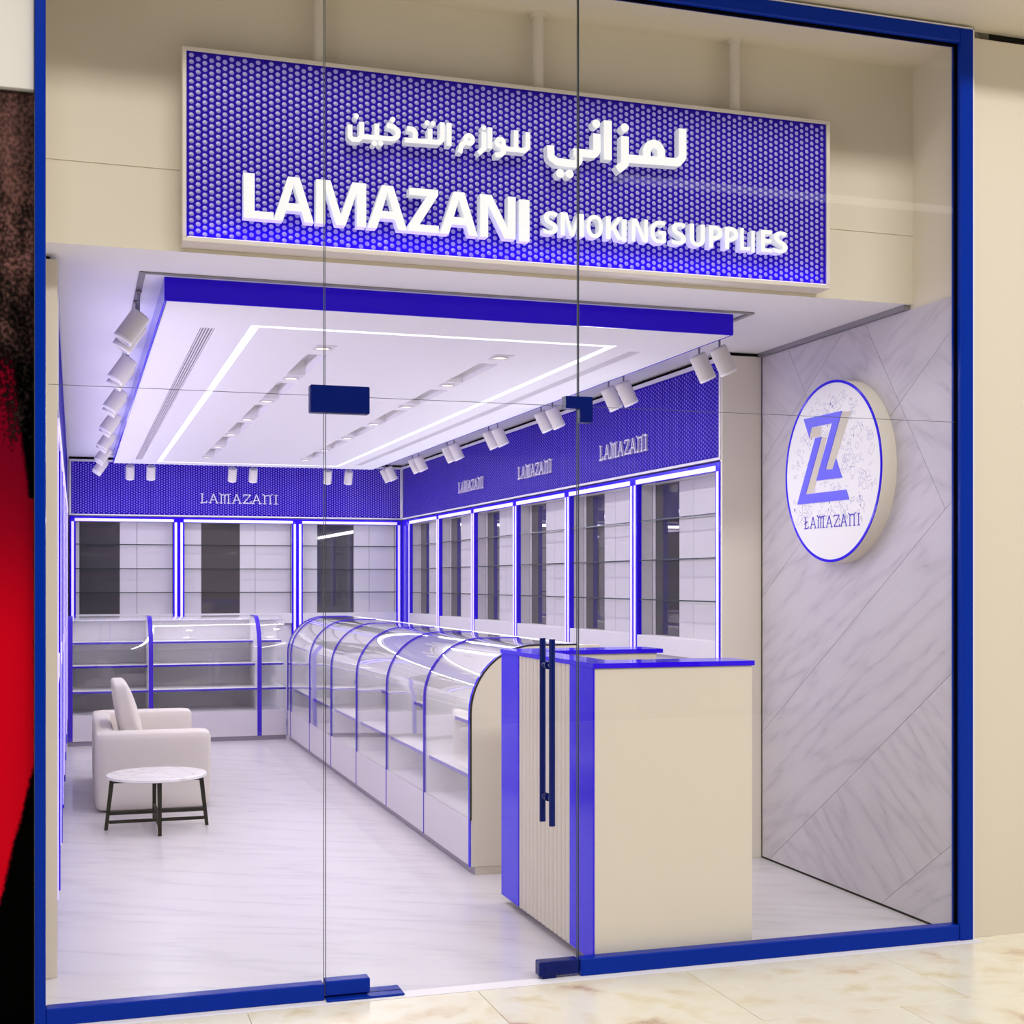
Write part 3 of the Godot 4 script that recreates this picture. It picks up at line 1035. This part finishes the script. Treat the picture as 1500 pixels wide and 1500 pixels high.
# ---------------------------------------------------------------- wall cabinets
# One bay: x 0..w along the wall, z = 0 the front, y up.
func make_bay(called: String, label: String, w: float, edges: Array) -> Node3D:
	var c := thing(called, label, "display cabinet", Vector3.ZERO, 0.0, "lit glass-shelf cabinets along the walls")
	var dp := -0.125
	var st: SurfaceTool
	for k in 4:
		st = mb()
		bx(st, Vector3(edges[k] + 0.002, 1.25, dp), Vector3(edges[k + 1] - 0.002, 2.235, dp + 0.012), 0.001)
		obj("back_panel", st, M.mirror if k == 1 else M.cabinet_white, c)
	st = mb()
	bx(st, Vector3(0.0, 0.08, dp - 0.012), Vector3(w, 2.29, dp), 0.0)
	obj("carcass_back", st, M.black, c)
	for k in 2:
		var x := 0.0 if k == 0 else w - 0.06
		st = mb()
		bx(st, Vector3(x, 0.08, -0.035), Vector3(x + 0.06, 2.29, 0.0), 0.002)
		var post := obj("post", st, M.blue_lacquer, c)
		st = mb()
		var lx := 0.017 if k == 0 else w - 0.043
		bx(st, Vector3(lx, 0.30, -0.001), Vector3(lx + 0.026, 2.236, 0.004), 0.001)
		obj("led_strip", st, M.led_violet, post)
		st = mb()
		var sx := 0.04 if k == 0 else w - 0.058
		bx(st, Vector3(sx, 1.25, dp + 0.012), Vector3(sx + 0.018, 2.236, -0.036), 0.0)
		obj("side_panel", st, M.cabinet_white, c)
	st = mb()
	bx(st, Vector3(0.06, 2.236, -0.035), Vector3(w - 0.06, 2.29, 0.0), 0.002)
	var head := obj("head_rail", st, M.blue_lacquer, c)
	st = mb()
	bx(st, Vector3(0.052, 2.240, -0.001), Vector3(w - 0.052, 2.270, 0.005), 0.001)
	obj("led_strip", st, M.led_violet, head)
	st = mb()
	bx(st, Vector3(0.06, 2.236, dp), Vector3(w - 0.06, 2.248, -0.035), 0.0)
	obj("soffit", st, M.white_lacquer, c)
	for y in [1.478, 1.734, 1.992]:
		st = mb()
		bx(st, Vector3(0.06, y, dp + 0.014), Vector3(w - 0.06, y + 0.008, -0.02), 0.0)
		var sh := obj("shelf", st, M.counter_glass, c)
		st = mb()
		bx(st, Vector3(0.06, y, -0.02), Vector3(w - 0.06, y + 0.008, -0.016), 0.0)
		obj("front_edge", st, M.shelf_edge, sh)
		st = mb()
		bx(st, Vector3(0.06, y, dp + 0.0125), Vector3(w - 0.06, y + 0.008, dp + 0.0145), 0.0)
		obj("rear_edge", st, M.shelf_edge, sh)
	st = mb()
	bx(st, Vector3(0.06, 1.137, dp), Vector3(w - 0.06, 1.25, -0.002), 0.002)
	obj("ledge", st, M.white_lacquer, c)
	st = mb()
	bx(st, Vector3(0.06, 0.08, dp), Vector3(w - 0.06, 1.137, -0.04), 0.002)
	obj("lower_cupboard", st, M.white_lacquer, c)
	st = mb()
	bx(st, Vector3(0.0, 0.0, dp), Vector3(w, 0.08, -0.03), 0.0)
	obj("plinth", st, M.plinth, c)
	return c

func build_cabinets() -> void:
	var names := ["nearest the door", "second from the door", "third from the door", "fourth from the door", "fifth from the door", "farthest from the door"]
	var first := make_bay("display_cabinet", "", 1.28, [0.06, 0.11, 0.48, 0.69, 1.22])
	for k in 6:
		var text: String = "violet-lit glass-shelf cabinet on the right wall, bay %s" % names[k]
		var at := Vector3(3.534, 0, -(1.90 + 1.28 * (k + 1)))
		if k == 0:
			first.position = at
			first.rotation.y = -PI / 2
			first.set_meta("label", text)
		else:
			dup(first, "display_cabinet", at, -PI / 2, text)
	for k in 6:
		dup(first, "display_cabinet", Vector3(-0.066, 0, -(0.64 + 1.28 * k)), PI / 2, "violet-lit cabinet on the left wall, bay %s, seen edge-on" % names[k])
	var b := make_bay("display_cabinet", "violet-lit glass-shelf cabinet on the back wall behind the armchair", 1.12, [0.06, 0.10, 0.51, 0.69, 1.06])
	b.position = Vector3(-0.05, 0, -9.9)
	b = make_bay("display_cabinet", "middle violet-lit glass-shelf cabinet on the back wall", 1.28, [0.06, 0.25, 0.66, 0.83, 1.22])
	b.position = Vector3(1.07, 0, -9.9)
	b = make_bay("display_cabinet", "violet-lit glass-shelf cabinet on the back wall beside the corner", 1.18, [0.06, 0.24, 0.65, 0.83, 1.12])
	b.position = Vector3(2.35, 0, -9.9)
	org = Vector3.ZERO
	var st := mb()
	wb(st, 3.534, 3.79, 0.0, 2.29, 9.585, 9.9)
	struct("trim_8", st, M.blue_lacquer, "blue filler post in the back corner of the cabinets")
	st = mb()
	wb(st, -0.33, -0.066, 0.0, 2.29, 8.33, 9.9)
	struct("trim_9", st, M.white_lacquer, "white filler panel at the far end of the left cabinets")

func build_bands() -> void:
	org = Vector3.ZERO
	# [name, label, origin of the band (its left end), turn, length, letter centres]
	var sets := [
		["perforated_band", "blue perforated band over the right wall cabinets, three white names on it", Vector3(3.534, 2.296, -9.893), -PI / 2, 8.003, [2.82, 4.68, 6.54]],
		["perforated_band", "blue perforated band over the back wall cabinets with one white name", Vector3(-0.055, 2.296, -9.9), 0.0, 3.589, [1.77]],
		["perforated_band", "blue perforated band over the left wall cabinets, seen edge-on", Vector3(-0.066, 2.296, -0.64), PI / 2, 9.25, []],
	]
	for q in sets:
		var o := Node3D.new()
		o.name = numbered(q[0])
		add_child(o)
		o.position = q[2]
		o.rotation.y = q[3]
		tag(o, q[1], "wall band", "perforated blue bands above the cabinets")
		var w: float = q[4]
		var p := obj("perforated_panel", pierced(w - 0.04, 0.552, 0.026, 0.0088, 0.002), M.perforated_blue, o)
		p.position = Vector3(0.02, 0.02, -0.006)
		var st := mb()
		bx(st, Vector3(0.0, 0.004, -0.06), Vector3(w, 0.02, 0.004), 0.001)
		bx(st, Vector3(0.0, 0.572, -0.06), Vector3(w, 0.597, 0.004), 0.001)
		bx(st, Vector3(0.0, 0.02, -0.06), Vector3(0.02, 0.572, 0.004), 0.001)
		bx(st, Vector3(w - 0.02, 0.02, -0.06), Vector3(w, 0.572, 0.004), 0.001)
		obj("frame", st, M.white_lacquer, o)
		st = mb()
		bx(st, Vector3(0.02, 0.02, -0.06), Vector3(w - 0.02, 0.572, -0.03))
		obj("backing", st, M.backlit_violet, o)
		st = mb()
		bx(st, Vector3(0.0, 0.598, -0.06), Vector3(w, 0.623, -0.03))
		obj("shadow_gap", st, M.gap_black, o)
		for x in q[5]:
			name_letters(o, M.band_letter, 0.83, 0.1, 0.0105, Transform3D(Basis(), Vector3(x, 0.155, -0.004)), 0.014)

# ---------------------------------------------------------------- counters with curved glass
# profile in (depth into the counter, height); the front stands at 0
func counter_profile(inset: float) -> PackedVector2Array:
	var out := PackedVector2Array()
	out.append(Vector2(inset, 0.30))
	out.append(Vector2(inset, 0.88))
	for k in range(1, 13):
		var t := PI / 2 * k / 12.0
		out.append(Vector2(0.37 - (0.37 - inset) * cos(t), 0.88 + (0.37 - inset) * sin(t)))
	out.append(Vector2(0.62, 1.25 - inset))
	return out

func counter_sheet(st: SurfaceTool, w0: float, w1: float, a: float, b: float) -> void:
	var p := counter_profile(a)
	var q := counter_profile(b)
	for k in p.size() - 1:
		var n := Vector2(p[k].y - p[k + 1].y, p[k + 1].x - p[k].x)
		var out := Vector3(0, n.y, -n.x)
		st.set_smooth_group(3)
		quad(st, Vector3(w0, p[k].y, -p[k].x), Vector3(w1, p[k].y, -p[k].x), Vector3(w1, p[k + 1].y, -p[k + 1].x), Vector3(w0, p[k + 1].y, -p[k + 1].x), out)
		st.set_smooth_group(4)
		quad(st, Vector3(w0, q[k].y, -q[k].x), Vector3(w1, q[k].y, -q[k].x), Vector3(w1, q[k + 1].y, -q[k + 1].x), Vector3(w0, q[k + 1].y, -q[k + 1].x), -out)
		st.set_smooth_group(-1)
		for x in [w0, w1]:
			quad(st, Vector3(x, p[k].y, -p[k].x), Vector3(x, p[k + 1].y, -p[k + 1].x), Vector3(x, q[k + 1].y, -q[k + 1].x), Vector3(x, q[k].y, -q[k].x), Vector3(-1 if x == w0 else 1, 0, 0))
	for k in [0, p.size() - 1]:
		quad(st, Vector3(w0, p[k].y, -p[k].x), Vector3(w1, p[k].y, -p[k].x), Vector3(w1, q[k].y, -q[k].x), Vector3(w0, q[k].y, -q[k].x), Vector3(0, -1, 0) if k == 0 else Vector3(0, 0, -1))

func make_counter(label: String, w: float, post := 0.014, right_side := true) -> Node3D:
	var c := thing("glass_counter", label, "display counter", Vector3.ZERO, 0.0, "display counters with curved glass fronts")
	var st := mb()
	bx(st, Vector3(0, 0.0, -0.74), Vector3(w, 0.045, -0.03))
	obj("plinth", st, M.plinth, c)
	st = mb()
	bx(st, Vector3(post, 0.046, -0.020), Vector3(w, 0.30, -0.003), 0.002)
	obj("front_panel", st, M.counter_white, c)
	st = mb()
	bx(st, Vector3(0, 0.046, -0.74), Vector3(w, 0.062, -0.020))
	bx(st, Vector3(0, 0.284, -0.74), Vector3(w, 0.299, -0.020))
	bx(st, Vector3(0, 0.062, -0.74), Vector3(w, 1.20, -0.722))
	bx(st, Vector3(0, 1.20, -0.74), Vector3(w, 1.238, -0.60))
	obj("carcass", st, M.ceiling_white, c)
	# divider at the far end: body with a coloured edging that follows the curve
	var poly := counter_profile(0.016)
	poly.append(Vector2(0.72, 1.20))
	poly.append(Vector2(0.72, 0.062))
	poly.append(Vector2(0.016, 0.062))
	var side := Transform3D(Basis(Vector3(0, 0, -1), Vector3(0, 1, 0), Vector3(1, 0, 0)), Vector3.ZERO)
	st = mb()
	prism(st, poly, side, 0.0, post)
	var dv := obj("side_panel", st, M.ceiling_white, c)
	st = mb()
	counter_sheet(st, 0.0, post, 0.0, 0.016)
	bx(st, Vector3(0, 0.046, -0.016), Vector3(post, 0.30, 0.0))
	obj("edging", st, M.blue_trim, dv)
	st = mb()
	counter_sheet(st, post + 0.002, w - 0.002, 0.004, 0.010)
	obj("curved_glass", st, M.counter_glass, c)
	for q in [[0.507, 0.035], [0.745, 0.20], [0.972, 0.36]]:
		st = mb()
		bx(st, Vector3(post, q[0], -0.72), Vector3(w, q[0] + 0.020, -q[1] - 0.004))
		var sh := obj("shelf", st, M.ceiling_white, c)
		st = mb()
		bx(st, Vector3(post, q[0], -q[1] - 0.004), Vector3(w, q[0] + 0.020, -q[1]))
		obj("shelf_edging", st, M.blue_trim, sh)
	return c

func build_counters() -> void:
	var ds := [1.945, 2.99, 4.055, 5.115, 6.195, 7.29, 8.44]
	var names := ["nearest the door", "second from the door", "third from the door", "fourth from the door", "fifth from the door", "farthest from the door"]
	for k in 6:
		var w: float = ds[k + 1] - ds[k]
		var c := make_counter("curved glass display counter along the right aisle, %s" % names[k], w)
		c.position = Vector3(2.05, 0, -ds[k + 1])
		c.rotation.y = -PI / 2
		if k == 0:
			# closed end towards the door
			var poly := counter_profile(0.004)
			poly.append(Vector2(0.75, 1.246))
			poly.append(Vector2(0.75, 0.048))
			poly.append(Vector2(0.004, 0.048))
			var side := Transform3D(Basis(Vector3(0, 0, -1), Vector3(0, 1, 0), Vector3(1, 0, 0)), Vector3.ZERO)
			var st := mb()
			prism(st, poly, side, w, w + 0.022)
			obj("end_panel", st, M.cream_board, c)
			st = mb()
			counter_sheet(st, w - 0.016, w + 0.010, -0.004, 0.006)
			bx(st, Vector3(w - 0.016, 0.046, -0.006), Vector3(w + 0.010, 0.30, 0.004))
			obj("end_edging", st, M.blue_lacquer, c)
			st = mb()
			counter_sheet(st, w + 0.010, w + 0.022, -0.004, 0.006)
			obj("end_seal", st, M.black, c)
			st = mb()
			bx(st, Vector3(w, 0.0, -0.72), Vector3(w + 0.012, 0.046, -0.03))
			obj("end_plinth", st, M.cream_board, c)
	var xs := [[-0.06, 0.695, "curved glass counter at the back behind the armchair"], [0.695, 1.755, "curved glass counter in the middle of the back wall"], [1.755, 2.045, "short curved glass counter at the back corner"]]
	for q in xs:
		var c := make_counter(q[2], q[1] - q[0], 0.042)
		c.position = Vector3(q[0], 0, -8.66)
	var corner := make_counter("narrow curved glass counter filling the back corner of the right aisle", 0.205)
	corner.position = Vector3(2.05, 0, -8.647)
	corner.rotation.y = -PI / 2
	org = Vector3.ZERO

# ---------------------------------------------------------------- reception desk
func build_desk() -> void:
	var at := Vector3(2.40, 0.0, -0.66)
	var d := thing("reception_desk", "tall cream reception desk with blue top and blue corner panels", "desk", at)
	var st := mb()
	wb(st, 2.075, 2.72, 0.0, 0.04, 0.08, 1.24)
	obj("plinth", st, M.plinth, d)
	st = mb()
	wb(st, 2.036, 2.757, 0.04, 1.242, 0.032, 0.052, 0.002)
	obj("end_panel", st, M.cream_board, d)
	st = mb()
	wb(st, 2.036, 2.060, 0.04, 1.242, 0.052, 1.295, 0.0)
	wb(st, 2.14, 2.165, 0.04, 1.242, 0.24, 1.08, 0.0)
	obj("side_body", st, M.cream_board, d)
	st = mb()
	wb(st, 2.06, 2.757, 0.70, 1.242, 0.225, 0.24, 0.001)
	wb(st, 2.735, 2.757, 0.04, 1.242, 0.052, 0.24, 0.001)
	obj("near_wing", st, M.cream_board, d)
	st = mb()
	wb(st, 2.06, 2.775, 0.04, 1.242, 1.08, 1.10, 0.001)
	wb(st, 2.06, 2.775, 0.04, 1.242, 1.275, 1.295, 0.001)
	wb(st, 2.755, 2.775, 0.04, 1.242, 1.10, 1.275, 0.001)
	obj("far_wing", st, M.cream_board, d)
	st = mb()
	wb(st, 2.165, 2.72, 0.72, 0.75, 0.24, 1.08, 0.003)
	obj("worktop", st, M.white_lacquer, d)
	# one continuous top running round the three sides
	st = mb()
	var f := Transform3D(Basis(Vector3(1, 0, 0), Vector3(0, 0, -1), Vector3(0, 1, 0)), -at)
	prism(st, PackedVector2Array([Vector2(2.026, 0.024), Vector2(2.764, 0.024), Vector2(2.764, 0.25), Vector2(2.172, 0.25), Vector2(2.172, 1.07), Vector2(2.806, 1.07), Vector2(2.806, 1.305), Vector2(2.026, 1.305)]), f, 1.243, 1.263)
	obj("top", st, M.blue_lacquer, d)
	for q in [[0.034, 0.222], [0.224, 0.314], [1.024, 1.299]]:
		st = mb()
		wb(st, 2.029, 2.037, 0.038, 1.243, q[0], q[1], 0.002)
		obj("corner_panel", st, M.blue_lacquer, d)
	var n := 13
	for k in n:
		st = mb()
		var d0 := 0.316 + (1.022 - 0.316) * k / n
		var d1 := 0.316 + (1.022 - 0.316) * (k + 1) / n
		var pg := PackedVector2Array([Vector2(d0 + 0.002, 2.037)])
		for i in 9:
			var t := PI * i / 8.0
			pg.append(Vector2((d0 + d1) / 2.0 - cos(t) * (d1 - d0 - 0.006) / 2.0, 2.036 - sin(t) * 0.008))
		pg.append(Vector2(d1 - 0.002, 2.037))
		# polygon (depth, x) pulled up the height
		prism(st, pg, Transform3D(Basis(Vector3(0, 0, -1), Vector3(1, 0, 0), Vector3(0, 1, 0)), -at), 0.04, 1.243)
		obj("slat", st, M.cream_board, d)
	org = Vector3.ZERO

# ---------------------------------------------------------------- round logo sign
func build_disc() -> void:
	var at := Vector3(3.79, 2.167, -0.984)
	var s := thing("round_sign", "round white drum sign with blue letter mark on the marble wall", "sign", at)
	var r := 0.47
	var out := Vector3(-1, 0, 0)
	var st := mb()
	lathe(st, Vector3.ZERO, out, PackedVector2Array([Vector2(r, 0.0), Vector2(r, 0.076), Vector2(r - 0.004, 0.08), Vector2(r - 0.006, 0.08)]), 96)
	obj("drum", st, M.cream_panel, s)
	# the printed face
	var size := 768
	var im := Image.create(size, size, false, Image.FORMAT_RGB8)
	im.fill(rgb8(249, 248, 246))
	var pale := rgb8(196, 193, 212)
	for k in 240:
		var a := rng.randf() * TAU
		var rad := sqrt(rng.randf()) * 0.86
		var c := Vector2(0.5, 0.5) + Vector2.from_angle(a) * rad * 0.5
		if absf(c.y - 0.86) < 0.07 and absf(c.x - 0.5) < 0.33: continue
		var kind := rng.randi_range(0, 4)
		var sz := rng.randf_range(0.012, 0.028)
		var ang := rng.randf() * TAU
		var pts := []
		match kind:
			0:
				for i in 13: pts.append(Vector2.from_angle(TAU * i / 12.0) * sz)
			1: pts = [Vector2(-1, -0.6) * sz, Vector2(1, -0.6) * sz, Vector2(1, 0.6) * sz, Vector2(-1, 0.6) * sz, Vector2(-1, -0.6) * sz]
			2: pts = [Vector2(-1, 0) * sz, Vector2(1, 0) * sz, Vector2(0.6, -0.5) * sz, Vector2(1, 0) * sz]
			3: pts = [Vector2(-0.5, -1) * sz, Vector2(0.5, -1) * sz, Vector2(0.2, 0) * sz, Vector2(0.6, 1) * sz, Vector2(-0.6, 1) * sz, Vector2(-0.2, 0) * sz, Vector2(-0.5, -1) * sz]
			4:
				for i in 9: pts.append(Vector2((i / 8.0 - 0.5) * 2.0, sin(i * 1.2) * 0.4) * sz)
		for i in pts.size() - 1: draw_line_in(im, c + pts[i].rotated(ang), c + pts[i + 1].rotated(ang), pale)
		if rng.randf() < 0.14:
			var q := (c + Vector2(rng.randf_range(-0.03, 0.03), rng.randf_range(-0.03, 0.03))) * size
			im.fill_rect(Rect2i(int(q.x), int(q.y), rng.randi_range(4, 8), rng.randi_range(6, 12)), rgb8(88, 84, 160))
	var fm := mat("disc_print", Color.WHITE, 0.35)
	fm.albedo_texture = ImageTexture.create_from_image(im)
	fm.uv1_scale = Vector3(1.0 / (2 * r), -1.0 / (2 * r), 1.0)
	fm.uv1_offset = Vector3(0.5, 0.5, 0.0)
	st = mb()
	cyl(st, out * 0.07, out * 0.081, r - 0.006, r - 0.006, 96)
	obj("face", st, fm, s)
	st = mb()
	lathe(st, out * 0.081, out, PackedVector2Array([Vector2(r - 0.002, -0.002), Vector2(r - 0.002, 0.002), Vector2(r - 0.016, 0.002), Vector2(r - 0.016, 0.0)]), 96)
	obj("rim_line", st, M.blue_lacquer, s)
	# letter mark; polygons are (depth, height)
	var f := Transform3D(Basis(Vector3(0, 0, -1), Vector3(0, 1, 0), Vector3(-1, 0, 0)), Vector3(-0.081, -at.y, -at.z))
	var logo := mat("logo_blue", rgb8(88, 84, 250), 0.3)
	st = mb()
	for pg in [[[0.875, 2.461], [0.792, 2.456], [0.964, 2.180], [1.029, 2.180]], [[1.067, 2.352], [1.025, 2.348], [1.154, 2.069], [1.233, 2.065]], [[1.188, 2.410], [1.086, 2.409], [1.086, 2.357], [1.198, 2.360]]]:
		prism(st, to_poly(pg), f, 0.0, 0.0012)
	obj("mark_shade", st, M.cream_paint, s)
	st = mb()
	prism(st, to_poly([[1.256, 2.466], [0.875, 2.466], [1.034, 2.180], [0.964, 2.177], [0.932, 2.229], [0.875, 2.127], [1.127, 2.129], [0.969, 2.414], [1.174, 2.414], [1.191, 2.375], [1.195, 2.358]]), f, 0.0, 0.003)
	prism(st, to_poly([[1.137, 2.354], [1.072, 2.354], [1.235, 2.064], [0.835, 2.064], [0.808, 2.013], [1.324, 2.014]]), f, 0.0, 0.003)
	obj("letter_mark", st, logo, s)
	name_letters(s, M.blue_trim, 0.54, 0.062, 0.0058, Transform3D(Basis(Vector3(0, 0, 1), Vector3(0, 1, 0), Vector3(-1, 0, 0)), Vector3(-0.081, 1.879 - at.y, 0.003)), 0.0015, true)
	org = Vector3.ZERO

func to_poly(a: Array) -> PackedVector2Array:
	var out := PackedVector2Array()
	for p in a: out.append(Vector2(p[0], p[1]))
	return out

func draw_line_in(im: Image, a: Vector2, b: Vector2, c: Color) -> void:
	var n := int(a.distance_to(b) * im.get_width()) + 1
	for i in n + 1:
		var p := a.lerp(b, float(i) / n) * im.get_width()
		if p.x > 1 and p.y > 1 and p.x < im.get_width() - 3 and p.y < im.get_width() - 3: im.fill_rect(Rect2i(int(p.x), int(p.y), 2, 2), c)

# ---------------------------------------------------------------- seat and table
func build_armchair() -> void:
	# back to the left wall; its sides run along x
	var at := Vector3(0.53, 0.0, -5.53)
	var a := thing("armchair", "off-white upholstered armchair with low back and loose back cushion", "armchair", at)
	var tuck := func(v: Vector3, c: Vector3, e: Vector3) -> Vector3:
		var t := clampf((v.y - (c.y - e.y)) / 0.18, 0.0, 1.0)
		v.x = lerpf(lerpf(v.x, c.x, 0.03), v.x, t)
		return v
	var st := mb()
	rbox(st, P(0.20, 0.012, 6.30), P(0.925, 0.30, 4.74), 0.05, 8)
	obj("base", st, M.upholstery, a)
	for q in [[4.60, 4.82], [6.24, 6.46]]:
		st = mb()
		rbox(st, P(0.135, 0.010, q[1]), P(0.918, 0.552, q[0]), 0.045, 10, tuck)
		obj("arm", st, M.upholstery, a)
	st = mb()
	rbox(st, P(0.135, 0.010, 6.42), P(0.275, 0.548, 4.64), 0.045, 10, tuck)
	obj("back", st, M.upholstery, a)
	st = mb()
	rbox(st, P(0.27, 0.22, 6.25), P(0.93, 0.385, 4.81), 0.055, 8)
	obj("seat_cushion", st, M.upholstery, a)
	# leaning back cushion, thicker in the middle
	var lean := func(v: Vector3, c: Vector3, e: Vector3) -> Vector3:
		var u := (v - c) / e
		var t := (u.y + 1.0) / 2.0
		var puff := (1.0 - u.y * u.y) * (1.0 - u.z * u.z) * 0.03
		var l := lerpf(0.345, 0.255, t) - 0.53 - puff * 0.5
		var q := lerpf(0.490, 0.360, t) - 0.53 + puff
		v.x = lerpf(l, q, (u.x + 1.0) / 2.0)
		return v
	st = mb()
	rbox(st, P(0.33, 0.37, 5.65), P(0.53, 0.868, 4.93), 0.045, 14, lean)
	obj("back_cushion", st, M.upholstery, a)
	org = Vector3.ZERO

func build_table() -> void:
	var at := Vector3(0.51, 0.0, -3.95)
	var t := thing("coffee_table", "round low coffee table with pale marble top and crossed black legs", "coffee table", at)
	var st := mb()
	lathe(st, Vector3(0, 0.332, 0), Vector3.UP, PackedVector2Array([Vector2(0.0, 0.0), Vector2(0.312, 0.0), Vector2(0.318, 0.004), Vector2(0.318, 0.018), Vector2(0.314, 0.022), Vector2(0.0, 0.022)]), 64)
	obj("top", st, M.table_marble, t)
	for k in 4:
		var dir := Vector3([1, 0, -1, 0][k], 0, [0, 1, 0, -1][k])
		st = mb()
		var sd := Vector3(-dir.z, 0, dir.x)
		# slightly splayed square leg
		var pts := []
		for q in [[0.345, 0.280, 0.014], [0.0, 0.318, 0.011]]:
			for s in [[-1, -1], [1, -1], [1, 1], [-1, 1]]: pts.append(dir * (q[1] + s[0] * q[2]) + sd * s[1] * q[2] + Vector3(0, minf(q[0], 0.331), 0))
		for i in 4: quad(st, pts[i], pts[(i + 1) % 4], pts[(i + 1) % 4 + 4], pts[i + 4], (pts[i] + pts[(i + 1) % 4]) / 2.0 - (pts[0] + pts[2]) / 2.0)
		quad(st, pts[4], pts[5], pts[6], pts[7], Vector3.DOWN)
		quad(st, pts[0], pts[1], pts[2], pts[3], Vector3.UP)
		obj("leg", st, M.dark_wood, t)
	for k in 2:
		for y in [0.314, 0.105, 0.050]:
			st = mb()
			var h := 0.021 if y < 0.3 else 0.030
			var l := 0.30 if y < 0.3 else 0.276
			var yy: float = y + 0.0008 * k
			if k == 0: bx(st, Vector3(-l, yy - h / 2.0, -0.008), Vector3(l, yy + h / 2.0, 0.008), 0.002)
			else: bx(st, Vector3(-0.008, yy - h / 2.0, -l), Vector3(0.008, yy + h / 2.0, l), 0.002)
			obj("stretcher", st, M.dark_wood, t)
	org = Vector3.ZERO
